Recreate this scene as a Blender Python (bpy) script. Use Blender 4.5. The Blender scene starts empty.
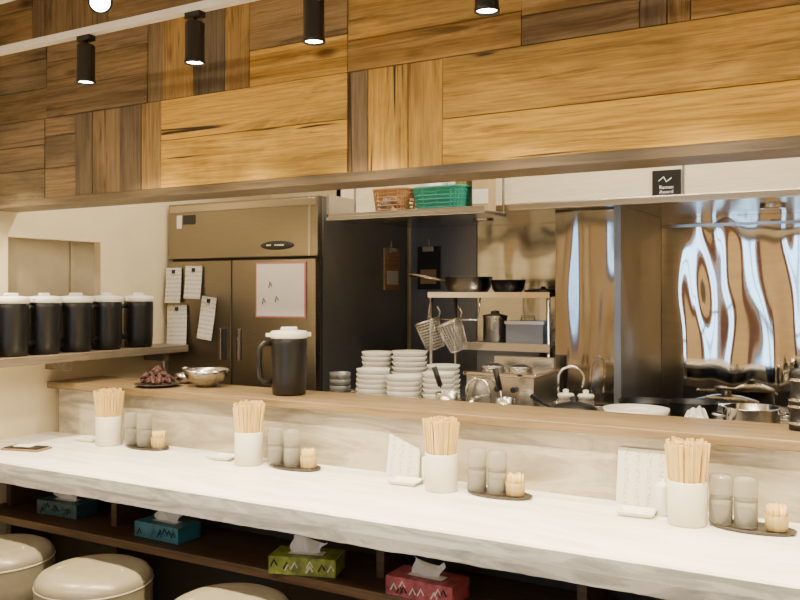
import bpy, math, random
from mathutils import Matrix, Vector
random.seed(7)
C = bpy.context
SC = C.scene
EYE = 1.43

# ------------------------------------------------------------------ materials
def newmat(name):
    m = bpy.data.materials.new(name); m.use_nodes = True
    nt = m.node_tree
    return m, nt, nt.nodes['Principled BSDF']

def setp(b, col=None, rough=None, metal=None, spec=None, trans=None, emis=None, estr=None, coat=None, ior=None, alpha=None):
    if col is not None: b.inputs['Base Color'].default_value = (*col, 1)
    if rough is not None: b.inputs['Roughness'].default_value = rough
    if metal is not None: b.inputs['Metallic'].default_value = metal
    if spec is not None: b.inputs['Specular IOR Level'].default_value = spec
    if trans is not None: b.inputs['Transmission Weight'].default_value = trans
    if emis is not None: b.inputs['Emission Color'].default_value = (*emis, 1)
    if estr is not None: b.inputs['Emission Strength'].default_value = estr
    if coat is not None: b.inputs['Coat Weight'].default_value = coat
    if ior is not None: b.inputs['IOR'].default_value = ior

def coords(nt, scale=(1, 1, 1), loc=(0, 0, 0)):
    tc = nt.nodes.new('ShaderNodeTexCoord'); mp = nt.nodes.new('ShaderNodeMapping')
    mp.inputs['Scale'].default_value = scale; mp.inputs['Location'].default_value = loc
    nt.links.new(tc.outputs['Object'], mp.inputs['Vector'])
    return mp.outputs['Vector']

def noise(nt, vec, scale, detail=4, rough=.55, dist=0.0):
    n = nt.nodes.new('ShaderNodeTexNoise')
    n.inputs['Scale'].default_value = scale; n.inputs['Detail'].default_value = detail
    n.inputs['Roughness'].default_value = rough; n.inputs['Distortion'].default_value = dist
    if vec is not None: nt.links.new(vec, n.inputs['Vector'])
    return n

def ramp(nt, fac, stops):
    r = nt.nodes.new('ShaderNodeValToRGB'); e = r.color_ramp.elements
    while len(e) < len(stops): e.new(0.5)
    for i, (p, c) in enumerate(stops):
        e[i].position = p; e[i].color = (*c, 1)
    nt.links.new(fac, r.inputs['Fac']); return r.outputs['Color']

def bump(nt, b, h, strength=.2, dist=.01):
    bp = nt.nodes.new('ShaderNodeBump'); bp.inputs['Strength'].default_value = strength
    bp.inputs['Distance'].default_value = dist
    nt.links.new(h, bp.inputs['Height']); nt.links.new(bp.outputs['Normal'], b.inputs['Normal'])

def mixc(nt, fac, a, bb, mode='MIX'):
    m = nt.nodes.new('ShaderNodeMix'); m.data_type = 'RGBA'; m.blend_type = mode
    for s, v in (('Factor', fac),):
        if hasattr(v, 'links'): nt.links.new(v, m.inputs[0])
        else: m.inputs[0].default_value = v
    for idx, v in ((6, a), (7, bb)):
        if hasattr(v, 'links'): nt.links.new(v, m.inputs[idx])
        else: m.inputs[idx].default_value = (*v, 1)
    return m.outputs[2]

def plain(name, col, rough=.5, metal=0., var=.06, nscale=12, **k):
    m, nt, b = newmat(name); setp(b, col, rough, metal, **k)
    n = noise(nt, coords(nt), nscale, 3)
    lo = tuple(max(0, c*(1-var)) for c in col); hi = tuple(min(1, c*(1+var)) for c in col)
    nt.links.new(ramp(nt, n.outputs['Fac'], [(.3, lo), (.7, hi)]), b.inputs['Base Color'])
    return m

def steel(name, col=(.55, .53, .5), rough=.28, brush=(2, 2, 60), wob=0.0, wobscale=3.0, wobdist=.02, metal=1.0, wv=(1.6, 1.6, .3)):
    m, nt, b = newmat(name); setp(b, col, rough, metal)
    n = noise(nt, coords(nt, brush), 6, 3)
    lo = tuple(c*.93 for c in col); hi = tuple(min(1, c*1.05) for c in col)
    nt.links.new(ramp(nt, n.outputs['Fac'], [(.3, lo), (.7, hi)]), b.inputs['Base Color'])
    if wob > 0:
        n2 = noise(nt, coords(nt, wv), wobscale, 1.0)
        bump(nt, b, n2.outputs['Fac'], wob, wobdist)
    return m

def oak(name, vertical):
    m, nt, b = newmat(name); setp(b, rough=.6, spec=.2)
    at = nt.nodes.new('ShaderNodeAttribute'); at.attribute_name = 'tone'
    ar = nt.nodes.new('ShaderNodeAttribute'); ar.attribute_name = 'rnd'
    def sc(a, l): return (a, a, l) if vertical else (l, a, a)
    def off(s):
        v = coords(nt, s)
        ad = nt.nodes.new('ShaderNodeVectorMath'); ad.operation = 'ADD'
        cm = nt.nodes.new('ShaderNodeCombineXYZ')
        mu = nt.nodes.new('ShaderNodeMath'); mu.operation = 'MULTIPLY'; mu.inputs[1].default_value = 53.0
        nt.links.new(ar.outputs['Fac'], mu.inputs[0])
        for i in range(3): nt.links.new(mu.outputs[0], cm.inputs[i])
        nt.links.new(v, ad.inputs[0]); nt.links.new(cm.outputs[0], ad.inputs[1])
        return ad.outputs[0]
    g = noise(nt, off(sc(60, 2.0)), 2.0, 8, .72, .3)
    f = noise(nt, off(sc(11, .9)), 1.3, 7, .66, 2.0)
    base = ramp(nt, at.outputs['Fac'], [(0, (.16, .13, .09)), (.35, (.31, .22, .12)), (.7, (.62, .375, .105)), (1, (.88, .53, .10))])
    fac = ramp(nt, g.outputs['Fac'], [(.36, (1, 1, 1)), (.60, (0, 0, 0))])
    c1 = mixc(nt, fac, base, mixc(nt, 1.0, base, (.60, .55, .50), 'MULTIPLY'))
    fac2 = ramp(nt, f.outputs['Fac'], [(.34, (1, 1, 1)), (.46, (0, 0, 0)), (.62, (0, 0, 0)), (.74, (.6, .6, .6))])
    c2 = mixc(nt, fac2, c1, mixc(nt, 1.0, c1, (.50, .49, .50), 'MULTIPLY'))
    bl = noise(nt, off(sc(4.0, 1.5)), 1.0, 4, .6, .6)
    bf = ramp(nt, bl.outputs['Fac'], [(.36, (.9, .9, .9)), (.58, (0, 0, 0))])
    c2 = mixc(nt, bf, c2, mixc(nt, 1.0, c2, (.52, .54, .62), 'MULTIPLY'))
    v = nt.nodes.new('ShaderNodeTexVoronoi'); v.inputs['Scale'].default_value = .7
    nt.links.new(off(sc(9, 3)), v.inputs['Vector'])
    kf = ramp(nt, v.outputs['Distance'], [(.0, (1, 1, 1)), (.06, (.8, .8, .8)), (.13, (0, 0, 0))])
    c3 = mixc(nt, kf, c2, mixc(nt, 1.0, base, (.14, .10, .09), 'MULTIPLY'))
    q = noise(nt, off(sc(34, .9)), 1.0, 3, .5, .8)
    qf = ramp(nt, q.outputs['Fac'], [(.29, (1, 1, 1)), (.33, (0, 0, 0))])
    c4 = mixc(nt, qf, c3, (.05, .03, .018))
    nt.links.new(c4, b.inputs['Base Color'])
    bump(nt, b, g.outputs['Fac'], .3, .003)
    return m

def grainwood(name, c_lo, c_hi, rough=.45, sc=(1.5, 30, 30)):
    m, nt, b = newmat(name); setp(b, rough=rough)
    g = noise(nt, coords(nt, sc), 2, 6, .6, .6)
    nt.links.new(ramp(nt, g.outputs['Fac'], [(.33, c_lo), (.66, c_hi)]), b.inputs['Base Color'])
    bump(nt, b, g.outputs['Fac'], .25, .003)
    return m

def stone(name, base, vein, sc, rough=.3, fs=1.4):
    m, nt, b = newmat(name); setp(b, rough=rough)
    g = noise(nt, coords(nt, sc), fs, 7, .62, 1.3)
    h = noise(nt, coords(nt, (1, 1, 1)), 30, 4)
    c = ramp(nt, g.outputs['Fac'], [(.30, vein), (.47, tuple((a+bb)/2 for a, bb in zip(base, vein))), (.56, base)])
    c = mixc(nt, .12, c, ramp(nt, h.outputs['Fac'], [(.35, (.55, .52, .48)), (.65, (1, 1, 1))]), 'MULTIPLY')
    nt.links.new(c, b.inputs['Base Color'])
    bump(nt, b, g.outputs['Fac'], .15, .004)
    return m

def lines_paper(name, base, ink, scale=60, vertical=False, thr=.55):
    m, nt, b = newmat(name); setp(b, rough=.7)
    w = nt.nodes.new('ShaderNodeTexWave'); w.wave_type = 'BANDS'; w.bands_direction = 'X' if vertical else 'Z'
    w.inputs['Scale'].default_value = scale; w.inputs['Distortion'].default_value = 0
    nt.links.new(coords(nt), w.inputs['Vector'])
    n = noise(nt, coords(nt, (90, 1, 40)), 2.5, 2)
    l = ramp(nt, w.outputs['Fac'], [(.62, (0, 0, 0)), (.7, (1, 1, 1))])
    k = ramp(nt, n.outputs['Fac'], [(thr-.04, (0, 0, 0)), (thr, (1, 1, 1))])
    f = mixc(nt, 1.0, l, k, 'MULTIPLY')
    nt.links.new(mixc(nt, f, base, ink), b.inputs['Base Color'])
    return m

def emat(name, col, s):
    m, nt, b = newmat(name); setp(b, (0.8, .8, .8), .5, emis=col, estr=s); return m

def glassm(name, col=(.9, .9, .88), rough=.08, tr=.85):
    m, nt, b = newmat(name); setp(b, col, rough, 0, trans=tr, ior=1.3); return m

M = {}
M['oakh'] = oak('oak_h', False); M['oakv'] = oak('oak_v', True)
M['trimwood'] = grainwood('soffit_trim_wood', (.06, .042, .024), (.14, .10, .055))
M['ledge'] = grainwood('ledge_wood', (.13, .088, .044), (.26, .185, .095), .4)
M['shelfwood'] = grainwood('shelf_wood', (.04, .023, .013), (.10, .058, .03), .5)
M['greyshelf'] = grainwood('wall_shelf_wood', (.13, .10, .07), (.25, .20, .14), .5, (30, 1.5, 30))
M['counter'] = stone('counter_stone', (.92, .90, .84), (.70, .68, .62), (1.1, 7, 7), .36)
M['edge'] = stone('counter_edge_stone', (.66, .67, .65), (.32, .335, .335), (2.5, 18, 18), .4)
M['facing'] = stone('facing_stone', (.50, .45, .36), (.25, .215, .165), (1.3, 6, 6), .45, 1.8)
M['wall'] = plain('wall_plaster_cream', (.80, .69, .46), .85, var=.06, nscale=3)
M['wall2'] = plain('wall_plaster_tan', (.36, .30, .20), .85)
M['dwall'] = plain('wall_dining_back', (.80, .62, .38), .8)
M['ceil'] = plain('ceiling_plaster', (.60, .50, .34), .9)
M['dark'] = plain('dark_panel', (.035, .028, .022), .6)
M['floor'] = stone('floor_tile', (.05, .04, .035), (.025, .02, .018), (1, 1, 1), .4)
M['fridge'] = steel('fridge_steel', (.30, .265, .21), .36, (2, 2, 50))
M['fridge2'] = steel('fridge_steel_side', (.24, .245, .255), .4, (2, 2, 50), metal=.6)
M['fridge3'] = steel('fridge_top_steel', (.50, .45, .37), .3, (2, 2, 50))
M['mirror'] = steel('backsplash_steel', (.74, .69, .61), .05, (1, 1, 8), .6, 2.6, .06, wv=(1.7, 1.7, .5))
M['midsteel'] = steel('backsplash_mid_steel', (.47, .455, .42), .12, (1, 1, 8), .5, 2.6, .05, wv=(1.7, 1.7, .7))
M['darksteel'] = steel('backsplash_dark_steel', (.22, .24, .28), .28, (20, 20, 1), .3, 2, .03, metal=.6)
M['column'] = steel('column_steel', (.40, .375, .34), .10, (1, 1, 1), .6, 3.0, .05, wv=(2.2, 2.2, .4))
M['hood'] = steel('hood_steel', (.84, .76, .60), .4, (2, 2, 20), .2, 2, .02, metal=.35)
M['steel'] = steel('steel', (.56, .54, .50), .25)
M['chrome'] = steel('chrome', (.80, .78, .74), .12)
M['iron'] = plain('black_iron', (.02, .02, .022), .4, .6)
M['black'] = plain('black_plastic', (.006, .006, .007), .4)
M['blackm'] = plain('black_matte', (.008, .008, .008), .55)
M['lampblk'] = plain('lamp_black', (.005, .005, .006), .4)
M['rail'] = plain('rail_white', (.75, .70, .62), .5)
M['white'] = plain('ceramic_white', (.80, .78, .70), .22, var=.03)
M['lid'] = plain('lid_white', (.80, .79, .73), .4, var=.03)
M['cup'] = plain('cup_cream', (.76, .72, .60), .4, var=.03)
M['chop'] = grainwood('chopstick_wood', (.56, .37, .11), (.78, .58, .22), .6, (40, 40, 3))
M['bamboo'] = grainwood('bamboo', (.24, .17, .06), (.40, .29, .11), .5, (40, 40, 3))
M['glass'] = glassm('glass', (.66, .64, .57), .12, .75)
M['spice'] = plain('spice', (.24, .20, .14), .8, var=.3, nscale=80)
M['pepper'] = plain('pepper', (.34, .30, .24), .8, var=.3, nscale=80)
M['tray'] = plain('tray_black', (.04, .032, .028), .3)
M['paper'] = plain('paper', (.78, .76, .68), .8, var=.02)
M['card'] = plain('cardboard', (.45, .33, .18), .8, var=.05)
M['menu'] = lines_paper('menu_paper', (.72, .69, .60), (.45, .43, .41), 9, True, .55)
M['note'] = lines_paper('note_paper', (.80, .78, .72), (.45, .45, .45), 14, False, .54)
M['board'] = plain('whiteboard', (.84, .82, .80), .3, var=.02)
M['pink'] = plain('board_frame_pink', (.65, .22, .25), .5)
M['teal'] = plain('box_teal', (.03, .085, .11), .5, var=.3, nscale=25)
M['blue'] = plain('box_blue', (.03, .17, .26), .5, var=.3, nscale=25)
M['green'] = plain('box_green', (.22, .28, .04), .5, var=.6, nscale=25)
M['pinkbox'] = plain('box_pink', (.38, .09, .13), .5, var=.6, nscale=25)
M['tissue'] = plain('tissue', (.78, .80, .82), .9)
M['basketg'] = plain('basket_green', (.015, .26, .20), .45)
M['basketb'] = plain('basket_brown', (.38, .20, .08), .5)
M['leather'] = plain('leather_beige', (.22, .195, .145), .30, var=.08, nscale=30)
M['leather2'] = plain('leather_seam_and_highlight', (.62, .57, .45), .45)
M['redfood'] = plain('chili_maroon', (.055, .018, .016), .6, var=.4)
M['cloth'] = plain('cloth_white', (.72, .70, .68), .9)
M['brownboard'] = grainwood('board_wood', (.28, .16, .08), (.46, .30, .17))
M['lens'] = emat('lamp_lens', (1, .88, .64), 45)
M['sign'] = plain('sign_black', (.006, .006, .006), .4)
M['ink'] = plain('ink_white', (.8, .8, .8), .6)
M['gasket'] = plain('gasket', (.02, .02, .02), .6)
M['curtain'] = plain('curtain', (.26, .13, .07), .9)
M['cream_frame'] = plain('door_frame', (.12, .09, .07), .5)

# ------------------------------------------------------------------ builder
class B:
    def __init__(s):
        s.v = []; s.f = []; s.mi = []; s.sm = []; s.mats = []
    def _m(s, k):
        m = M[k]
        if m not in s.mats: s.mats.append(m)
        return s.mats.index(m)
    def add(s, vs, fs, k, smooth=False, X=None):
        o = len(s.v); mi = s._m(k)
        for p in vs:
            p = Vector(p)
            if X is not None: p = X @ p
            s.v.append(p)
        for f in fs:
            s.f.append([i+o for i in f]); s.mi.append(mi); s.sm.append(smooth)
    def box(s, x0, x1, y0, y1, z0, z1, k, X=None):
        vs = [(x, y, z) for z in (z0, z1) for y in (y0, y1) for x in (x0, x1)]
        fs = [(0, 2, 3, 1), (4, 5, 7, 6), (0, 1, 5, 4), (2, 6, 7, 3), (0, 4, 6, 2), (1, 3, 7, 5)]
        s.add(vs, fs, k, False, X); return s
    def lathe(s, prof, k, seg=32, X=None, smooth=True):
        vs = []; fs = []; n = len(prof)
        for i in range(seg):
            a = 2*math.pi*i/seg
            for r, z in prof: vs.append((r*math.cos(a), r*math.sin(a), z))
        for i in range(seg):
            j = (i+1) % seg
            for q in range(n-1):
                a, b, c, d = i*n+q, j*n+q, j*n+q+1, i*n+q+1
                r0, r1 = prof[q][0], prof[q+1][0]
                if r0 < 1e-6 and r1 < 1e-6: continue
                if r0 < 1e-6: fs.append((a, c, d))
                elif r1 < 1e-6: fs.append((a, b, d))
                else: fs.append((a, b, c, d))
        s.add(vs, fs, k, smooth, X); return s
    def tube(s, pts, r, k, seg=8, X=None, closed=False):
        pts = [Vector(p) for p in pts]; n = len(pts); vs = []; fs = []
        def tan(i):
            if closed: return (pts[(i+1) % n]-pts[i-1]).normalized()
            return (pts[min(i+1, n-1)]-pts[max(i-1, 0)]).normalized()
        t = tan(0); u = t.orthogonal().normalized()
        for i in range(n):
            t = tan(i); u = (u - t*u.dot(t)).normalized(); w = t.cross(u)
            rr = r[i] if isinstance(r, (list, tuple)) else r
            for q in range(seg):
                a = 2*math.pi*q/seg
                vs.append(pts[i]+rr*(math.cos(a)*u+math.sin(a)*w))
        for i in range(n if closed else n-1):
            j = (i+1) % n
            for q in range(seg):
                p = (q+1) % seg
                fs.append((i*seg+q, i*seg+p, j*seg+p, j*seg+q))
        if not closed:
            fs.append(tuple(range(seg))[::-1]); fs.append(tuple((n-1)*seg+q for q in range(seg)))
        s.add(vs, fs, k, True, X); return s
    def done(s, name, loc=(0, 0, 0), rz=0, bevel=0, parent=None, attrs=None):
        me = bpy.data.meshes.new(name); me.from_pydata([tuple(v) for v in s.v], [], s.f); me.update()
        for m in s.mats: me.materials.append(m)
        for p, mi, sm in zip(me.polygons, s.mi, s.sm):
            p.material_index = mi; p.use_smooth = sm
        ob = bpy.data.objects.new(name, me); SC.collection.objects.link(ob)
        ob.location = loc; ob.rotation_euler = (0, 0, rz)
        if parent: ob.parent = parent
        if attrs:
            for an, vals in attrs.items():
                a = me.attributes.new(an, 'FLOAT', 'FACE'); a.data.foreach_set('value', vals)
        if bevel:
            md = ob.modifiers.new('bevel', 'BEVEL'); md.width = bevel; md.segments = 2
            md.limit_method = 'ANGLE'; md.angle_limit = math.radians(50)
        return ob
T = Matrix.Translation
def R(a, ax): return Matrix.Rotation(a, 4, ax)
def bx(name, x0, x1, y0, y1, z0, z1, k, bevel=0):
    c = ((x0+x1)/2, (y0+y1)/2, (z0+z1)/2)
    return B().box(x0-c[0], x1-c[0], y0-c[1], y1-c[1], z0-c[2], z1-c[2], k).done(name, c, 0, bevel)

# ------------------------------------------------------------------ room shell
XL, XR, YD, YK, ZC = -3.36, 1.6, -1.6, 4.25, 2.75
bx('floor', XL-.1, XR+.1, YD-.1, YK+.1, -.06, 0, 'floor')
bx('ceiling', XL-.1, XR+.1, YD-.1, YK+.1, ZC, ZC+.06, 'ceil')
b = B()
ny0, ny1, nz0, nz1 = 2.40, 2.91, 1.22, 1.67
b.box(XL-.1, XL, YD, ny0, 0, ZC, 'wall'); b.box(XL-.1, XL, ny1, YK, 0, ZC, 'wall')
b.box(XL-.1, XL, ny0, ny1, 0, nz0, 'wall'); b.box(XL-.1, XL, ny0, ny1, nz1, ZC, 'wall')
b.box(XL-.1, XL-.045, ny0, ny1, nz0, nz1, 'wall2')
b.box(XL-.045, XL-.03, ny0+.36, ny0+.375, nz0, nz1, 'wall2')
b.box(XL-.045, XL-.02, ny0, ny0+.02, nz0, nz1, 'wall2')
b.done('wall_left')
bx('wall_right', XR, XR+.1, YD, YK, 0, ZC, 'wall')
bx('wall_kitchen', XL-.1, XR+.1, YK, YK+.1, 0, ZC, 'wall')
b = B(); dx0, dx1, dz = -1.72, -1.12, 2.15
b.box(XL-.1, dx0, YD-.1, YD, 0, ZC, 'dwall'); b.box(dx1, XR+.1, YD-.1, YD, 0, ZC, 'dwall')
b.box(dx0, dx1, YD-.1, YD, dz, ZC, 'dwall'); b.done('wall_dining')
b = B()
for a, c in ((dx0+.002, dx0+.05), (dx1-.05, dx1-.002), ((dx0+dx1)/2+.02, (dx0+dx1)/2+.06)):
    b.box(a, c, YD-.08, YD-.02, 0, dz-.002, 'cream_frame')
for z in (0, 1.0, dz-.062): b.box(dx0+.002, dx1-.002, YD-.08, YD-.02, z, z+.06, 'cream_frame')
b.done('door_1')
for cx in (-1.86, -.98):
    vs = []; fs = []
    for i in range(25):
        x = cx-.09+.18*i/24; y = YD+.06+.025*math.sin(i*1.3)
        vs += [(x, y, .1), (x, y, 2.2)]
    for i in range(24): fs.append((2*i, 2*i+2, 2*i+3, 2*i+1))
    b = B(); b.add(vs, fs, 'curtain', True); b.box(cx-.11, cx+.11, YD, YD+.07, 2.2, 2.23, 'cream_frame'); b.done('curtain')

YS = 2.30
b = B(); tone = []; rnd = []
def plank(x0, x1, z0, z1, v, t):
    d = random.uniform(0, .006)
    b.box(x0+.0012, x1-.0012, YS-d, YS+.03, z0+.0012, z1-.0012, 'oakv' if v else 'oakh')
    r = random.random()
    tone.extend([t]*6); rnd.extend([r]*6)
def hp(x0, x1, zs, ts):
    for i in range(len(zs)-1): plank(x0, x1, zs[i], zs[i+1], False, ts[i])
def vp(xs, z0, z1, ts):
    for i in range(len(xs)-1): plank(xs[i], xs[i+1], z0, z1, True, ts[i])
za, zb, zc_, zd = 1.81, 2.135, 2.46, 2.75
hp(-3.36, -2.983, [za, 1.93, 2.03, zb], [.15, .30, .22])
hp(-2.983, -2.80, [za, 1.93, 2.06, zb], [.32, .18, .36])
vp([-2.80, -2.70, -2.548, -2.43, -2.328], za, zb, [.08, .32, .15, .50])
hp(-2.328, -1.505, [za, 1.985, zb], [1.0, .92])
vp([-1.505, -1.429, -1.283, -1.162], za, zb, [.35, .88, .78])
hp(-1.162, .10, [za, 1.95, zb], [1.0, .85])
vp([.10, .22, .36, .48], za, zb, [.5, .7, .6]); hp(.48, 1.6, [za, 1.97, zb], [.6, .7])
hp(-3.36, -2.97, [zb, 2.26, 2.38, zc_], [.30, .20, .35])
hp(-2.97, -2.40, [zb, 2.25, 2.36, zc_], [.30, .42, .28])
vp([-2.40, -2.32, -2.17, -2.02, -1.91], zb, zc_, [.35, .6, .08, .62])
hp(-1.91, -1.505, [zb, 2.26, zc_], [.82, .45])
hp(-1.505, -.908, [zb, 2.235, zc_], [.62, .80])
hp(-.908, -.571, [zb, 2.22, zc_], [.38, .50])
vp([-.571, -.50, -.44], zb, zc_, [.2, .5])
hp(-.44, .5, [zb, 2.25, zc_], [.55, .38]); hp(.5, 1.6, [zb, 2.3, zc_], [.5, .6])
x = -3.36
while x < 1.6:
    x2 = min(1.6, x+random.choice([.3, .45, .6]))
    if random.random() < .5: hp(x, x2, [zc_, 2.6, zd], [random.uniform(.3, .6), random.uniform(.3, .6)])
    else: vp([x, (x+x2)/2, x2], zc_, zd, [random.uniform(.2, .6), random.uniform(.3, .6)])
    x = x2
b.done('wall_soffit_oak_cladding', attrs={'tone': tone, 'rnd': rnd}, bevel=.0012)
bx('wall_soffit', XL, XR, YS+.03, YS+.14, 1.80, ZC, 'wall2')
bx('trim_1', XL, XR, YS-.015, YS+.15, 1.78, 1.809, 'trimwood')

# ------------------------------------------------------------------ customer counter
ZT = .78; YF = 2.06
b = B(); N = 300; vs = []; fs = []; fe = []
j = j2 = 0
for i in range(N+1):
    x = XL + (XR-XL)*i/N; j = .7*j+random.uniform(-.0008, .0008); j2 = .75*j2+random.uniform(-.0012, .0012)
    vs += [(x, 2.62, ZT-.085), (x, 2.62, ZT), (x, YF+.005+j, ZT), (x, YF+j, ZT-.006), (x, YF-.001+j, ZT-.045), (x, YF+.001+j, ZT-.08+j2), (x, YF+.012, ZT-.085+j2)]
for i in range(N):
    for q in range(7):
        p = (q+1) % 7
        (fe if q in (3, 4, 5) else fs).append((i*7+q, i*7+p, (i+1)*7+p, (i+1)*7+q))
fs.append(tuple(range(7))[::-1]); fs.append(tuple(N*7+q for q in range(7)))
b.add(vs, fs, 'counter'); b.add(vs, fe, 'edge'); b.done('dining_counter_top')
bx('wall_counter_facing', XL+.06, XR, 2.62, 2.70, 0, .985, 'facing')
bx('service_ledge', XL+.02, XR, 2.585, 2.90, .985, 1.015, 'ledge', .003)
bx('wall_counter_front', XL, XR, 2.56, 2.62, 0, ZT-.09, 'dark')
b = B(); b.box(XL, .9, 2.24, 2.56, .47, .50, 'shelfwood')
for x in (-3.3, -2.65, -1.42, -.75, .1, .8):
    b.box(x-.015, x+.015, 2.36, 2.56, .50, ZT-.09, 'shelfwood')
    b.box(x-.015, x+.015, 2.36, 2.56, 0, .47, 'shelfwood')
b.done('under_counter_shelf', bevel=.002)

b = B(); b.box(XL, -3.15, 1.6, 3.30, 1.115, 1.15, 'greyshelf')
for y in (1.9, 2.6, 3.2): b.box(XL, -3.2, y-.01, y+.01, 1.07, 1.115, 'greyshelf')
b.done('wall_shelf', bevel=.002)

def pitcher(loc, rz):
    b = B()
    b.lathe([(0, 0), (.060, 0), (.066, .004), (.070, .05), (.072, .20), (.071, .222), (.069, .226), (0, .226)], 'black', 40)
    b.lathe([(0, .226), (.073, .226), (.076, .230), (.076, .246), (.070, .254), (.03, .258), (0, .258)], 'lid', 40)
    b.tube([(-.03, 0, .255), (-.03, 0, .264), (.03, 0, .264), (.03, 0, .255)], .007, 'lid', 8)
    b.box(-.086, -.06, -.018, .018, .232, .248, 'lid')
    b.box(.06, .092, -.012, .012, .232, .246, 'lid')
    b.tube([(.066, 0, .205), (.10, 0, .207), (.118, 0, .19), (.12, 0, .13), (.115, 0, .07), (.098, 0, .052), (.066, 0, .055)], [.011]*7, 'black', 10)
    return b.done('water_pitcher', loc, rz)
for y, r in ((2.15, 2.2), (2.335, 2.0), (2.50, 2.3), (2.67, 1.9), (2.85, 2.2), (3.05, 2.0)):
    pitcher((-3.248, y, 1.151), r-3.6)
pitcher((-2.075, 2.74, 1.016), math.radians(225))

# ------------------------------------------------------------------ fridge
FY = 3.34; fx0, fx1 = -3.33, -2.36
b = B()
b.box(fx0, fx1, FY+.04, FY+.88, .10, 1.89, 'fridge2')
b.box(fx0, fx1, FY, FY+.04, 1.60, 1.89, 'fridge')
b.box(fx0+.01, fx1-.01, FY-.004, FY, 1.845, 1.88, 'fridge3')
b.box(fx1-.055, fx1-.04, FY-.003, FY+.001, 1.60, 1.89, 'fridge3')
mid = -2.885
for a, c in ((fx0+.005, mid-.004), (mid+.004, fx1-.005)):
    b.box(a, c, FY-.01, FY+.035, .90, 1.585, 'fridge')
    b.box(a, c, FY-.01, FY+.035, .16, .885, 'fridge')
b.box(fx0, fx1, FY+.03, FY+.045, .14, 1.60, 'gasket')
for s in (-1, 1):
    xh = mid+s*.05
    b.box(xh-.017, xh+.017, FY-.014, FY-.009, 1.08, 1.24, 'gasket')
    b.box(xh-.010+s*.01, xh+.004+s*.01, FY-.028, FY-.012, 1.08, 1.24, 'steel')
X = T((-2.60, FY-.005, 1.655)) @ R(math.pi/2, 'X') @ Matrix.Diagonal((1, .22, 1, 1))
b.lathe([(0, -.002), (.10, -.002), (.10, .004), (0, .004)], 'gasket', 32, X)
b.box(-2.66, -2.63, FY-.014, FY-.004, 1.65, 1.66, 'chrome'); b.box(-2.61, -2.55, FY-.014, FY-.004, 1.65, 1.66, 'chrome')
b.box(-3.27, -3.235, FY-.004, FY, 1.76, 1.83, 'paper')
b.box(-3.225, -3.14, FY-.004, FY, 1.78, 1.83, 'gasket')
for x in (fx0+.06, fx1-.06):
    for y in (FY+.08, FY+.8): b.box(x-.02, x+.02, y-.02, y+.02, 0, .1, 'gasket')
b.done('commercial_refrigerator', bevel=.004)

def note(name, x, z, w, h, rot=0, k='note', frame=None):
    b = B()
    if frame: b.box(-w/2-.008, w/2+.008, 0, .006, -h/2-.008, h/2+.008, frame)
    vs = []; fs = []
    for i in range(6):
        zz = -h/2+h*i/5; yy = -.002-(0.012*(1-i/5)**2 if not frame else 0)
        vs += [(-w/2, yy, zz), (w/2, yy, zz)]
    for i in range(5): fs.append((2*i, 2*i+1, 2*i+3, 2*i+2))
    b.add(vs, fs, k)
    if not frame: b.box(-.01, .01, -.008, 0, h/2-.03, h/2-.01, 'gasket')
    else:
        for sx, sz in ((-.06, .03), (-.02, -.04), (-.1, -.05)):
            b.tube([(sx-.008, -.004, sz-.02), (sx, -.004, sz+.01), (sx+.012, -.004, sz-.01)], .0018, 'gasket', 5)
    o = b.done(name, (x, FY-.0175, z)); o.rotation_euler = (0, rot, 0); return o
note('memo_sheet', -3.275, 1.46, .11, .185, 0)
note('memo_sheet', -3.135, 1.475, .115, .17, .03)
note('memo_sheet', -3.04, 1.29, .10, .22, .12)
note('memo_sheet', -3.25, 1.25, .14, .21, -.03)
note('whiteboard', -2.57, 1.435, .29, .255, 0, 'board', 'pink')

# ------------------------------------------------------------------ kitchen back
bx('backsplash_panel_dark', -2.34, -1.93, 4.225, 4.249, 0, 1.95, 'darksteel', .001)
bx('backsplash_panel_middle', -1.925, -1.235, 4.225, 4.249, 0, 1.95, 'midsteel', .001)
b = B(); b.box(-.945, .0, 4.225, 4.249, 0, 1.95, 'mirror'); b.box(.005, 1.58, 4.225, 4.249, 0, 1.95, 'mirror')
b.box(-.945, 1.58, 4.218, 4.225, 1.735, 1.75, 'steel')
b.done('backsplash_panel_right')
b = B(); b.box(-1.23, -.95, 3.50, 4.22, 0, 1.79, 'column')
b.box(-.9505, -.9455, 3.50, 4.22, .02, 1.785, 'darksteel')
b.box(-.975, -.944, 3.495, 3.53, .02, 1.785, 'darksteel')
b.done('steel_duct_column', bevel=.003)
b = B()
hx0, hx1 = -2.32, 1.58
b.box(hx0, hx1, 3.44, 3.47, 1.80, 2.35, 'hood')
b.box(hx0, hx1, 3.40, 4.22, 1.785, 1.805, 'steel')
b.box(hx0, hx1, 3.38, 3.41, 1.775, 1.80, 'fridge3')
b.box(hx0, hx0+.03, 3.44, 4.22, 1.80, 2.35, 'hood')
for x in (-.685, .8): b.box(x-.004, x+.004, 3.434, 3.44, 1.80, 2.35, 'fridge2')
for x in (-1.7, -.4, .5):
    b.lathe([(0, 1.77), (.05, 1.77), (.05, 1.785)], 'steel', 16, T((x, 3.8, 0)))
b.done('extraction_hood', bevel=.002)
b = B(); sx0, sx1 = -2.17, -1.40
b.box(sx0, sx1, 3.14, 3.37, 1.745, 1.76, 'steel'); b.box(sx0, sx1, 3.14, 3.15, 1.76, 1.775, 'steel')
b.box(sx0, sx0+.012, 3.14, 3.37, 1.76, 1.86, 'steel')
for x in (sx0+.01, sx1-.01):
    b.tube([(x, 3.36, 1.75), (x, 3.36, ZC)], .006, 'steel')
b.done('hanging_shelf', bevel=.002)

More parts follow.
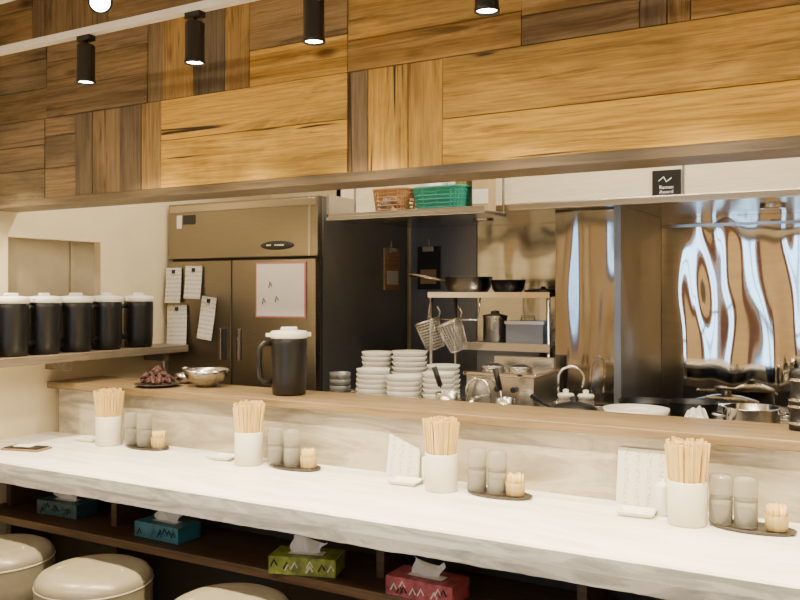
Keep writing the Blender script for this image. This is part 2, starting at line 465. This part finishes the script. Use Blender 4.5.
def basket(w, d, h, k, solid=False):
    b = B()
    def ring(f, z, r):
        pts = []
        for i in range(28):
            a = 2*math.pi*i/28; ca, sa = math.cos(a), math.sin(a)
            px = math.copysign(abs(ca)**.4, ca)*w/2*f; py = math.copysign(abs(sa)**.4, sa)*d/2*f
            pts.append((px, py, z))
        b.tube(pts, r, k, 6, closed=True); return pts
    n = 6
    rings = [ring(.86+.14*i/n, .006+(h-.01)*i/n, .003 if i < n else .006) for i in range(n+1)]
    for q in range(28): b.tube([rings[i][q] for i in range(n+1)], .003, k, 5)
    b.add(rings[0], [tuple(range(28))], k)
    lo = rings[1] if solid else rings[n-2]
    vs = rings[n]+lo
    b.add(vs, [(i, (i+1) % 28, 28+(i+1) % 28, 28+i) for i in range(28)], k)
    return b
bb = basket(.25, .17, .11, 'basketg', True)
for i in range(11):
    bb.tube([(random.uniform(-.09, .09), random.uniform(-.05, .05), .02), (random.uniform(-.08, .08), random.uniform(-.05, .05), random.uniform(.11, .16))], .020, random.choice(['paper', 'bamboo', 'cloth', 'basketg', 'pepper', 'card']), 7)
bb.box(.05, .10, -.04, .03, .02, .18, 'bamboo', R(.15, 'Y'))
bb.done('green_plastic_basket', (-1.635, 3.255, 1.7605), 0)
bb = basket(.18, .17, .115, 'basketb')
for i in range(5):
    bb.tube([(random.uniform(-.06, .06), random.uniform(-.05, .05), .02), (random.uniform(-.06, .06), random.uniform(-.05, .05), random.uniform(.09, .13))], .018, random.choice(['card', 'bamboo', 'pepper']), 7)
bb.done('brown_wicker_basket', (-1.87, 3.255, 1.7605), 0)
b = B(); b.box(-.035, .035, -.05, .05, 0, .13, 'card')
b.box(-.034, .034, -.0515, -.05, .03, .09, 'paper')
b.box(-.037, -.034, -.05, .05, .13, .165, 'card', R(-.05, 'Y')); b.box(-.035, .035, .047, .05, .13, .16, 'card')
b.done('cardboard_box', (-1.455, 3.26, 1.7605), .1)

b = B(); b.box(-.055, .055, -.004, .004, -.062, .062, 'sign')
b.tube([(-.03, -.005, .02), (-.01, -.005, .035), (.0, -.005, .015), (.02, -.005, .03)], .0022, 'ink', 5)
sg = b.done('award_sign', (-.748, 3.4345, 1.845))
for i, (t, z) in enumerate((('Ramen', -.012), ('Award', -.030), ('Winner', -.048))):
    cu = bpy.data.curves.new('txt', 'FONT'); cu.body = t; cu.size = .020; cu.align_x = 'CENTER'
    cu.materials.append(M['ink'])
    o = bpy.data.objects.new('lettering_%d' % (i+1), cu); SC.collection.objects.link(o); o.parent = sg
    o.location = (0, -.0055, z); o.rotation_euler = (math.pi/2, 0, 0)

def hang(name, loc, w, h, rz, k='brownboard', k2='paper'):
    b = B(); b.box(-w/2, w/2, -.008, .004, -h/2, h/2, k)
    b.box(-w/2+.02, w/2-.02, -.011, -.008, -h/2+.03, -.01, k2)
    b.box(-w/4, w/4, -.018, -.008, h/2-.03, h/2, 'steel')
    b.tube([(0, 0, h/2), (0, -.0, h/2+.04)], .003, 'steel')
    return b.done(name, loc, rz, .002)
hang('clipboard', (-2.354, 4.03, 1.55), .16, .23, math.pi/2)
hang('clipboard', (-2.22, 4.221, 1.56), .14, .24, 0, 'blackm', 'brownboard')

b = B(); b.box(-2.30, 1.55, 2.905, 3.46, .91, .94, 'steel'); b.box(-2.28, 1.53, 2.93, 3.43, 0, .91, 'fridge2')
b.box(-2.30, 1.55, 3.445, 3.46, .94, .955, 'steel')
b.done('prep_counter', bevel=.003)
b = B(); b.box(-2.3, -1.25, 3.78, 4.2, 0, .84, 'fridge2'); b.box(-.93, 1.5, 3.65, 4.2, 0, .84, 'fridge2')
for x in (-.6, -.1, .4, .9):
    b.lathe([(.13, .84), (.13, .87), (.115, .87), (.115, .84)], 'iron', 24, T((x, 3.92, 0)))
    for a in range(4): b.box(-.12, .12, -.008, .008, .855, .872, 'iron', T((x, 3.92, 0)) @ R(a*math.pi/4, 'Z'))
b.done('gas_range', bevel=.003)

def bowlprof(r, h, foot=.45):
    return [(0, .008), (r*foot*.9, .008), (r*foot*.95, 0), (r*foot, 0), (r*foot, .01), (r*.75, h*.35), (r*.93, h*.7), (r, h), (r*.97, h), (r*.88, h*.68), (r*.68, h*.38), (r*.3, .014), (0, .012)]
def bowlstack(x, y, r, h, n, step):
    b = B()
    for i in range(n):
        b.lathe(bowlprof(r*random.uniform(.985, 1.0), h), 'white', 36, T((random.uniform(-.002, .002), random.uniform(-.002, .002), i*step)))
    return b.done('ramen_bowl_stack', (x, y, .9405))
bowlstack(-1.900, 3.10, .074, .055, 6, .0205)
bowlstack(-1.742, 3.09, .076, .055, 5, .0205)
bowlstack(-1.592, 3.11, .068, .050, 6, .021)
bowlstack(-1.985, 3.27, .070, .045, 9, .0215)
bowlstack(-1.822, 3.28, .080, .045, 9, .0225)
bowlstack(-1.655, 3.28, .074, .045, 7, .021)
# small cups at the left end of the bowls
b = B()
for i in range(4): b.lathe([(0, 0), (.03, 0), (.045, .03), (.047, .05), (.044, .05), (.04, .03), (0, .006)], 'fridge2', 28, T((0, 0, i*.028)))
b.done('steel_cup_stack', (-2.07, 3.10, .9405))

b = B()
rx0, rx1, ry0, ry1 = -1.83, -1.26, 3.50, 3.76
for x in (rx0, rx1):
    for y in (ry0, ry1): b.tube([(x, y, 0), (x, y, 1.47 if y == ry1 else 1.42)], .009, 'steel', 10)
b.box(rx0-.01, rx1+.01, ry0-.01, ry1+.01, 1.405, 1.42, 'steel')
b.box(rx0-.01, rx1+.01, ry0-.015, ry0-.008, 1.40, 1.425, 'chrome')
b.box(-1.66, rx1+.01, ry0-.01, ry1+.01, 1.18, 1.195, 'fridge2')
b.box(-1.66, rx1+.01, ry0-.012, ry0-.006, 1.165, 1.20, 'steel')
b.tube([(rx0, ry0-.03, 1.30), (rx0+.25, ry0-.03, 1.30)], .004, 'steel')
for x in (rx0, rx0+.25): b.tube([(x, ry0-.03, 1.30), (x, ry0, 1.405)], .004, 'steel')
b.box(-1.62, -1.32, 3.55, 3.72, 1.0, 1.17, 'fridge2'); b.box(-1.66, rx1+.01, ry0, ry1, .98, .995, 'fridge2')
b.done('steel_rack')
b = B(); b.lathe([(0, 0), (.05, 0), (.055, .006), (.055, .11), (.058, .115), (.058, .122), (.02, .13), (.02, .142), (0, .145)], 'steel', 32)
b.done('steel_canister', (-1.56, 3.62, 1.196))
b = B(); b.box(-.085, .085, -.06, .06, 0, .085, 'fridge2'); b.box(-.09, .09, -.065, .065, .085, .10, 'steel'); b.tube([(-.03, 0, .10), (-.03, 0, .118), (.03, 0, .118), (.03, 0, .10)], .005, 'steel')
b.done('lidded_food_container', (-1.40, 3.62, 1.196), .1, .004)

def pan(name, loc, r, h, k, hl, ang, rise=.05):
    b = B(); b.lathe([(0, 0), (r*.75, 0), (r*.9, h*.3), (r, h), (r+.004, h)]+[(r*.96, h-.001), (r*.86, h*.32), (r*.7, .005), (0, .005)], k, 40)
    if hl:
        b.tube([(r-.005, 0, h*.75), (r+hl*.4, 0, h*.8+rise*.4), (r+hl, 0, h*.8+rise)], [.008, .008, .011], k, 8)
    return b.done(name, loc, ang)
pan('saucepan', (-1.70, 3.63, 1.421), .115, .075, 'steel', .17, math.radians(195), .03)
pan('frying_pan', (-1.50, 3.63, 1.421), .08, .06, 'iron', 0, 0)
b = B(); b.lathe([(0, 0), (.08, 0), (.085, .008), (.085, .012), (.05, .018), (.012, .02), (.012, .028), (0, .03)], 'iron', 32)
b.done('pan_lid', (-1.33, 3.63, 1.421))
def strainer(loc, rot):
    b = B(); r0, r1, h = .042, .056, .13
    for i in range(11):
        f = i/10; r = r0+(r1-r0)*f
        b.tube([(r*math.cos(a*math.pi/12), r*math.sin(a*math.pi/12), h*f) for a in range(24)], .0013 if i < 10 else .005, 'chrome', 5, closed=True)
    for a in range(24):
        c, s = math.cos(a*math.pi/12), math.sin(a*math.pi/12)
        b.tube([(0, 0, -.006), (r0*c, r0*s, 0), (r1*c, r1*s, h)], .0012, 'chrome', 4)
    b.tube([(r1, 0, h), (r1+.015, 0, h+.02), (r1+.01, 0, h+.05)], .004, 'steel')
    o = b.done('noodle_strainer', loc); o.rotation_euler = rot; return o
strainer((-1.765, 3.42, 1.170), (0, math.radians(-18), math.radians(25)))
strainer((-1.640, 3.41, 1.170), (0, math.radians(-22), math.radians(30)))

b = B()
b.box(-1.48, -1.19, 3.14, 3.42, .9405, 1.09, 'steel'); b.box(-1.49, -1.18, 3.13, 3.43, 1.09, 1.105, 'chrome')
b.box(-1.47, -1.20, 3.40, 3.43, 1.105, 1.15, 'steel')
b.tube([(-1.42, 3.13, 1.0), (-1.42, 3.07, 1.0), (-1.42, 3.05, .98)], .010, 'chrome', 10)
b.tube([(-1.45+.0, 3.10, .96)]+[(-1.41-.05*math.cos(i*math.pi/8), 3.10, 1.03+.05*math.sin(i*math.pi/8)) for i in range(9)]+[(-1.36, 3.10, .98)], .006, 'chrome', 8)
for x in (-1.34, -1.27):
    b.lathe([(0, 0), (.012, 0), (.012, .02), (0, .02)], 'black', 16, T((x, 3.14, 1.04)) @ R(math.pi/2, 'X'))
for x in (-1.42, -1.30):
    b.lathe([(0, 1.105), (.05, 1.105), (.052, 1.12), (.02, 1.13), (0, 1.13)], 'steel', 24, T((x, 3.28, 0)))
b.done('noodle_boiler', bevel=.003)
b = B()
pts = [(0, 0, 0), (0, 0, .10)]+[(.05-.05*math.cos(a), 0, .10+.05*math.sin(a)) for a in [i*math.pi/10 for i in range(1, 13)]]
b.tube(pts, .006, 'chrome', 10); b.lathe([(0, 0), (.022, 0), (.022, .012), (0, .02)], 'chrome', 20)
b.box(-.03, .03, -.03, .03, -.04, 0, 'steel')
b.done('gooseneck_tap', (-1.125, 3.24, .981), math.radians(20))
def ladle(loc, rz, tilt=28):
    b = B(); X = R(math.radians(tilt), 'Y')
    b.tube([(0, 0, .0), (0, 0, .10)], .004, 'steel', 8, X); b.tube([(0, 0, .09), (0, 0, .17)], .011, 'black', 10, X)
    b.lathe([(0, -.02), (.02, -.015), (.03, .0), (.032, .012), (.03, .012), (.018, -.01), (0, -.016)], 'steel', 20)
    return b.done('ladle', loc, rz)
b = B(); b.lathe([(0, 0), (.045, 0), (.05, .09), (.048, .09), (.043, .004), (0, .004)], 'steel', 28)
b.done('utensil_pot', (-1.50, 3.01, .9405))
ladle((-1.50, 3.01, .968), math.radians(185), 20)
b = B(); b.lathe([(0, 0), (.035, 0), (.038, .08), (.036, .08), (.033, .004), (0, .004)], 'steel', 28)
b.done('utensil_pot', (-1.26, 3.02, .9405))
ladle((-1.26, 3.02, .968), math.radians(185), 14)
def jar(x, y):
    b = B(); b.lathe([(0, 0), (.030, 0), (.032, .01), (.032, .07), (.028, .078), (.028, .082), (0, .082)], 'glass', 24)
    b.lathe([(0, .002), (.028, .002), (.028, .05), (0, .05)], 'pepper', 24)
    b.lathe([(0, .082), (.030, .082), (.032, .092), (.028, .098), (.01, .10), (.012, .112), (0, .116)], 'white', 24)
    return b.done('spice_jar', (x, y, .9405))
jar(-1.06, 3.14); jar(-.985, 3.15)

pan('frying_pan', (-.985, 3.01, .9405), .09, .05, 'iron', .15, math.radians(150), .04)
b = B(); b.lathe([(0, 0), (.08, 0), (.085, .006), (.07, .02), (.02, .034), (.012, .036), (.016, .05), (0, .054)], 'iron', 32)
b.done('pan_lid', (-.985, 3.01, .993))
pan('frying_pan', (-.80, 3.30, .9405), .10, .07, 'iron', 0, math.radians(40), .06)
def bowl(name, loc, r, h, k):
    return B().lathe(bowlprof(r, h), k, 40).done(name, loc)
bowl('white_serving_bowl', (-.765, 3.03, .9405), .115, .075, 'white')
pan('saute_pan', (-.595, 3.16, .9405), .085, .095, 'iron', .0, 0)
b = B(); r = .09
b.lathe([(0, 0), (r-.006, 0), (r, .006), (r, .095), (r+.005, .1), (r-.004, .1), (r-.005, .01), (0, .008)], 'chrome', 44)
for s in (-1, 1): b.tube([(s*r, -.03, .07), (s*(r+.03), -.025, .075), (s*(r+.035), 0, .076), (s*(r+.03), .025, .075), (s*r, .03, .07)], .005, 'chrome')
b.lathe([(0, .06), (r-.008, .06)], 'spice', 32)
b.done('stock_pot', (-.39, 3.07, .9405), .4)
bowl('steel_mixing_bowl', (-.20, 3.30, .9405), .10, .08, 'steel')
for x, r, h, k in ((-.6, .13, .07, 'steel'), (-.1, .14, .10, 'steel')):
    b = B(); b.lathe([(0, 0), (r-.01, 0), (r, .01), (r, h), (r+.006, h), (r+.004, h+.01), (r*.5, h+.03), (.02, h+.035), (.02, h+.05), (0, h+.055)], k, 44)
    for s in (-1, 1): b.tube([(s*r, -.04, h*.8), (s*(r+.035), -.035, h*.8), (s*(r+.035), .035, h*.8), (s*r, .04, h*.8)], .007, k)
    b.done('lidded_stew_pot', (x, 3.92, .873))

def cloth(name, loc, w, d, h, k):
    n = 16; vs = []; fs = []
    for i in range(n+1):
        for j in range(n+1):
            u, v = i/n*2-1, j/n*2-1
            z = h*max(0, 1-abs(u)**2.5)*(1-.3*abs(v)**2)+.012*math.sin(u*9+v*3)*math.cos(v*7)+.008*math.sin(v*13+u*5)
            vs.append((u*w/2+.006*math.sin(v*6), v*d/2+.006*math.sin(u*8), max(0, z)))
    for i in range(n):
        for j in range(n): a = i*(n+1)+j; fs.append((a, a+n+1, a+n+2, a+1))
    b = B(); b.add(vs, fs, k, True); o = b.done(name, loc)
    s = o.modifiers.new('s', 'SOLIDIFY'); s.thickness = .003; s = o.modifiers.new('u', 'SUBSURF'); s.levels = s.render_levels = 1
    return o
cloth('dish_cloth', (-.555, 3.0, .945), .10, .12, .085, 'cloth')

bowl('steel_mixing_bowl', (-2.56, 2.79, 1.0155), .10, .075, 'steel')
b = B(); b.lathe([(0, 0), (.03, 0), (.05, .02), (.045, .045), (.012, .05), (.012, .06), (.02, .07), (0, .075)], 'steel', 24)
b.done('lidded_pot', (-2.735, 2.845, 1.0155))
b = B(); rg = random.Random(4)
b.lathe([(0, 0), (.06, 0), (.098, .012), (.096, .014), (.06, .004), (0, .004)], 'tray', 32)
for i in range(70):
    a = rg.uniform(0, 6.28); r = rg.uniform(0, .078); x, y = r*math.cos(a), r*math.sin(a); a2 = rg.uniform(0, 3.14); z = .018+.055*(1-r/.085)*rg.random()
    b.tube([(x-.02*math.cos(a2), y-.02*math.sin(a2), z), (x, y, z+.012), (x+.02*math.cos(a2), y+.02*math.sin(a2), z)], [.006, .011, .005], 'redfood', 8)
b.done('dried_chili_dish', (-2.75, 2.69, 1.0155))
b = B()
b.lathe([(0, 0), (.036, 0), (.036, .02), (.033, .022), (.033, .07), (.036, .072), (.036, .09), (.033, .092), (.033, .15), (.036, .152), (.036, .17), (.03, .18), (.012, .185), (.012, .2), (0, .203)], 'black', 32)
for z in (.021, .071, .091, .151): b.lathe([(.037, z-.004), (.038, z), (.037, z+.004)], 'chrome', 32)
b.done('pepper_mill', (-.215, 2.80, 1.0155))

# ------------------------------------------------------------------ table sets
def chop_cup(x, y):
    rg = random.Random(int(x*100)); b = B(); r = .053; h = .122
    b.lathe([(0, 0), (r-.003, 0), (r, .003), (r, h-.003), (r-.002, h), (r-.005, h-.002), (r-.006, .006), (0, .006)], 'cup', 40)
    n = 120
    for i in range(n):
        a = i*2.39996; rr = (r-.009)*math.sqrt((i+.5)/n)
        px, py = rr*math.cos(a), rr*math.sin(a)
        X = T((px*.82, py*.82, .008)) @ R(px*2.2+rg.uniform(-.02, .02), 'Y') @ R(-py*2.2+rg.uniform(-.02, .02), 'X') @ R(rg.uniform(0, 3), 'Z')
        L = .218+rg.uniform(-.010, .010)
        b.box(-.0046, -.0003, -.0028, .0028, 0, L, 'chop', X); b.box(.0003, .0046, -.0028, .0028, 0, L, 'chop', X)
    return b.done('chopstick_cup', (x, y, ZT+.0005))
def shaker(x, y, k, z0):
    b = B()
    b.lathe([(0, 0), (.029, 0), (.031, .004), (.031, .068), (.029, .072), (.0275, .066), (.0275, .005), (0, .005)], 'glass', 32)
    b.lathe([(0, .006), (.0265, .006), (.0265, .040), (0, .042)], k, 28)
    b.lathe([(.029, .0725), (.031, .076), (.031, .126), (.028, .134), (0, .136)], 'glass', 32)
    b.lathe([(0, .073), (.026, .073), (.026, .079), (0, .080)], 'pepper', 24)
    return b.done('spice_grinder', (x, y, z0))
def toothpicks(x, y, z0):
    rg = random.Random(int(x*77)); b = B()
    b.lathe([(0, 0), (.025, 0), (.029, .006), (.031, .045), (.029, .045), (.027, .006), (0, .006)], 'bamboo', 28)
    for i in range(80):
        a = rg.uniform(0, 6.28); rr = .023*math.sqrt(rg.random()); px, py = rr*math.cos(a), rr*math.sin(a)
        b.tube([(px*.8, py*.8, .006), (px*1.15, py*1.15, .068+rg.uniform(-.004, .004))], .0013, 'chop', 5)
    return b.done('toothpick_holder', (x, y, z0))
def tray(x, y, rz=0, s=1):
    b = B(); S = Matrix.Diagonal((s, .42, 1, 1))
    b.lathe([(0, .0), (.125, 0), (.132, .004), (.134, .009), (.131, .009), (.124, .005), (0, .005)], 'tray', 56, S)
    return b.done('condiment_tray', (x, y, ZT+.0005), rz)
def dish(x, y, rz=0):
    b = B(); S = Matrix.Diagonal((1, .75, 1, 1))
    b.lathe([(0, 0), (.055, 0), (.07, .008), (.075, .014), (.072, .015), (.055, .006), (0, .005)], 'white', 4, S @ R(math.pi/4, 'Z'), False)
    return b.done('sauce_dish', (x, y, ZT+.0005), rz, .003)
def jug(x, y, z=ZT+.0005):
    b = B()
    b.lathe([(0, 0), (.024, 0), (.026, .003), (.026, .08), (.024, .088), (.016, .094), (.006, .096), (.006, .102), (0, .104)], 'white', 32)
    b.tube([(-.022, 0, .078), (-.036, 0, .088)], [.008, .004], 'white', 8)
    return b.done('soy_sauce_jug', (x, y, z), math.radians(200))
sets = [(-.480, 2.462, (.085, .15, .228)), (-1.258, 2.478, (.115, .185, .25)), (-2.078, 2.495, (.108, .182, .262)), (-2.855, 2.515, (.11, .182, .27))]
for i, (x, y, of) in enumerate(sets):
    chop_cup(x, y); tray(x+.012+(of[0]+of[2])/2, y+.025, 0, .82)
    zt = ZT+.006
    shaker(x+of[0], y+.027, 'spice', zt); shaker(x+of[1], y+.027, 'pepper', zt); toothpicks(x+of[2], y+.02, zt)
    dish(x-.145, y+.02, .1)
    if i in (0, 1): jug(x-.078, y+.065)
def card(name, x, y, w, h, tilt, rz, k='menu'):
    b = B(); b.box(-w/2, w/2, -.001, .001, 0, h, k)
    o = b.done(name, (x, y, ZT+.0005)); o.rotation_euler = (tilt, 0, rz); return o
card('menu_card', -.635, 2.588, .16, .17, math.radians(-9), 0)
b = B()
b.add([(-.07, 0, 0), (.06, 0, 0), (.05, .03, .10), (-.075, .035, .145)], [(0, 1, 2, 3)], 'menu')
b.add([(-.06, .05, 0), (.06, .05, 0), (.05, .03, .10), (-.075, .035, .145)], [(0, 3, 2, 1)], 'paper')
b.done('folded_menu_card', (-1.45, 2.565, ZT+.0005))
b = B(); b.box(-.09, .09, -.045, .045, 0, .008, 'ledge'); b.box(-.08, .08, -.037, .037, .008, .012, 'blackm'); b.box(-.05, .03, -.02, .02, .012, .016, 'paper')
b.done('bill_tray', (-3.06, 2.27, ZT+.0005), .25, .003)

def tissue(x, y, k, rz, s):
    rg = random.Random(s); b = B()
    b.box(-.115, .115, -.058, .058, 0, .058, k)
    b.box(-.06, .06, -.02, .02, .0575, .0588, 'ink')
    for q in range(9):
        px = rg.uniform(-.1, .1); z = .008+rg.random()*.02
        b.tube([(px-.01, -.0585, z), (px+.002, -.0585, z+.022), (px+.012, -.0585, z+.004)], .003, ('ink' if q % 3 else 'blackm') if s > 2 else ('blackm' if q % 3 else k), 5)
    n = 8; vs = []; fs = []
    for i in range(n+1):
        f = i/n
        for j in range(n+1):
            g = j/n*2-1
            vs.append((g*(.045+.02*f)+.01*math.sin(5*f+s), .018*math.sin(g*4+3*f+s)*(f+.3), .055+f*(.05+.018*math.sin(g*3+s))))
    for i in range(n):
        for j in range(n): a = i*(n+1)+j; fs.append((a, a+1, a+n+2, a+n+1))
    b.add(vs, fs, 'tissue', True)
    return b.done('tissue_box', (x, y, .501), rz, .001)
tissue(-2.97, 2.40, 'teal', .05, 1); tissue(-2.36, 2.36, 'blue', -.03, 2)
tissue(-1.67, 2.305, 'green', .3, 3); tissue(-1.215, 2.30, 'pinkbox', -.02, 4)

def stool(x, y):
    b = B(); r = .195; H = .475
    b.lathe([(0, H+.004), (.10, H+.003), (.155, H-.004), (.180, H-.016), (r, H-.036), (r, H-.05)], 'leather', 64)
    b.lathe([(r-.001, H-.046), (r+.003, H-.05), (r-.001, H-.054)], 'leather2', 64)
    b.lathe([(r, H-.05), (r+.001, H-.12), (r-.004, .27), (r-.02, .26), (0, .26)], 'leather', 64)
    b.tube([(.12*math.cos(a), -.05+.12*math.sin(a)*.55, H+.0005) for a in [math.pi*(.05+.9*i/20) for i in range(21)]], .0018, 'leather2', 6)  # pale arc draws a highlight line onto the seat top
    b.lathe([(.028, .26), (.028, .03), (.06, .022), (.17, .012), (.19, 0), (0, 0)], 'chrome', 48)
    b.tube([(.13*math.cos(a*math.pi/16), .13*math.sin(a*math.pi/16), .16) for a in range(32)], .009, 'chrome', 8, closed=True)
    for a in range(3):
        b.tube([(.02*math.cos(a*2.094), .02*math.sin(a*2.094), .16), (.13*math.cos(a*2.094), .13*math.sin(a*2.094), .16)], .007, 'chrome', 8)
    return b.done('counter_stool', (x, y, 0), .4)
for x, y in ((-2.90, 2.035), (-2.38, 2.035), (-1.77, 2.03), (-1.15, 1.95), (-.5, 1.95)): stool(x, y)

# ------------------------------------------------------------------ spot rail
def track(y, z, x0, x1, rods):
    b = B(); b.box(x0, x1, y-.014, y+.014, z-.012, z+.012, 'rail')
    for r in rods: b.tube([(r, y, z+.01), (r, y, ZC)], .004, 'rail')
    return b.done('track_rail')
track(1.96, 2.30, -3.3, 1.3, (-3.0, -.3, .9))
track(1.66, 2.33, -3.3, 1.3, (-3.0, -.3, .9))
def spot(x, y, zr, power, tilt=(0, 0), size=1.45):
    root = bpy.data.objects.new('track_spotlight', None); SC.collection.objects.link(root)
    root.location = (x, y, zr-.0125)
    b = B(); b.box(-.03, .03, -.014, .014, -.018, 0, 'lampblk'); b.tube([(0, 0, -.01), (0, 0, -.035)], .007, 'lampblk')
    b.done('adaptor', parent=root)
    X = T((0, 0, -.030)) @ R(tilt[0], 'X') @ R(tilt[1], 'Y')
    h = B(); h.lathe([(0, 0), (.026, 0), (.030, -.004), (.030, -.118), (.032, -.120), (.032, -.128), (.027, -.128), (.026, -.118)], 'lampblk', 32, X)
    h.lathe([(0, -.122), (.0265, -.122)], 'lens', 24, X)
    h.done('housing', parent=root)
    l = bpy.data.lights.new('bulb', 'SPOT'); l.energy = power; l.color = (1, .81, .50); l.spot_size = size*1.3; l.spot_blend = .9; l.shadow_soft_size = .03
    o = bpy.data.objects.new('bulb', l); SC.collection.objects.link(o); o.parent = root
    o.matrix_local = X @ T((0, 0, -.132))
for x in (-3.12, -2.334, -1.845, -1.397, -.867, -.38, .12, .6):
    spot(x, 1.96, 2.30, 165)
spot(-1.955, 1.66, 2.33, 40, (math.radians(-35), math.radians(-48)))

def fill_batten(name, x, y, z, w, d, power, col):  # unseen ceiling fixtures, added for ambient light and to brighten the hood
    b = B(); b.box(-w/2, w/2, -d/2, d/2, 0, .05, 'rail'); o = b.done(name, (x, y, z), 0, .004)
    l = bpy.data.lights.new('tube', 'AREA'); l.shape = 'RECTANGLE'; l.size = w*.95; l.size_y = d*.8; l.energy = power; l.color = col
    q = bpy.data.objects.new('tube', l); SC.collection.objects.link(q); q.parent = o; q.location = (0, 0, -.01)
    return o
fill_batten('added_ceiling_light', -.6, 2.90, 2.70, 1.6, .12, 38, (1, .88, .68))
fill_batten('added_ceiling_light', -2.5, 2.90, 2.70, 1.2, .12, 22, (1, .88, .68))
fill_batten('added_ceiling_light', -.6, .2, 2.70, 1.8, .3, 62, (1, .84, .62))
fill_batten('added_ceiling_light', -2.3, .2, 2.70, 1.4, .3, 52, (1, .84, .62))
l = bpy.data.lights.new('daylight', 'AREA'); l.shape = 'RECTANGLE'; l.size = .6; l.size_y = 2.1; l.energy = 26; l.color = (.34, .62, 1)
o = bpy.data.objects.new('daylight', l); SC.collection.objects.link(o); o.location = (-1.42, YD-.3, 1.07); o.rotation_euler = (math.radians(90), 0, 0)

w = bpy.data.worlds.new('world'); SC.world = w; w.use_nodes = True
bg = w.node_tree.nodes['Background']; bg.inputs[0].default_value = (.6, .75, 1, 1); bg.inputs[1].default_value = 1.0

# ------------------------------------------------------------------ camera
cam = bpy.data.cameras.new('camera'); cam.sensor_width = 36; cam.lens = 36*850/800
cam.shift_y = -9/800; cam.clip_start = .05
co = bpy.data.objects.new('camera', cam); SC.collection.objects.link(co)
co.location = (0, 0, EYE); co.rotation_euler = (math.radians(90), 0, math.radians(29.7))
SC.camera = co
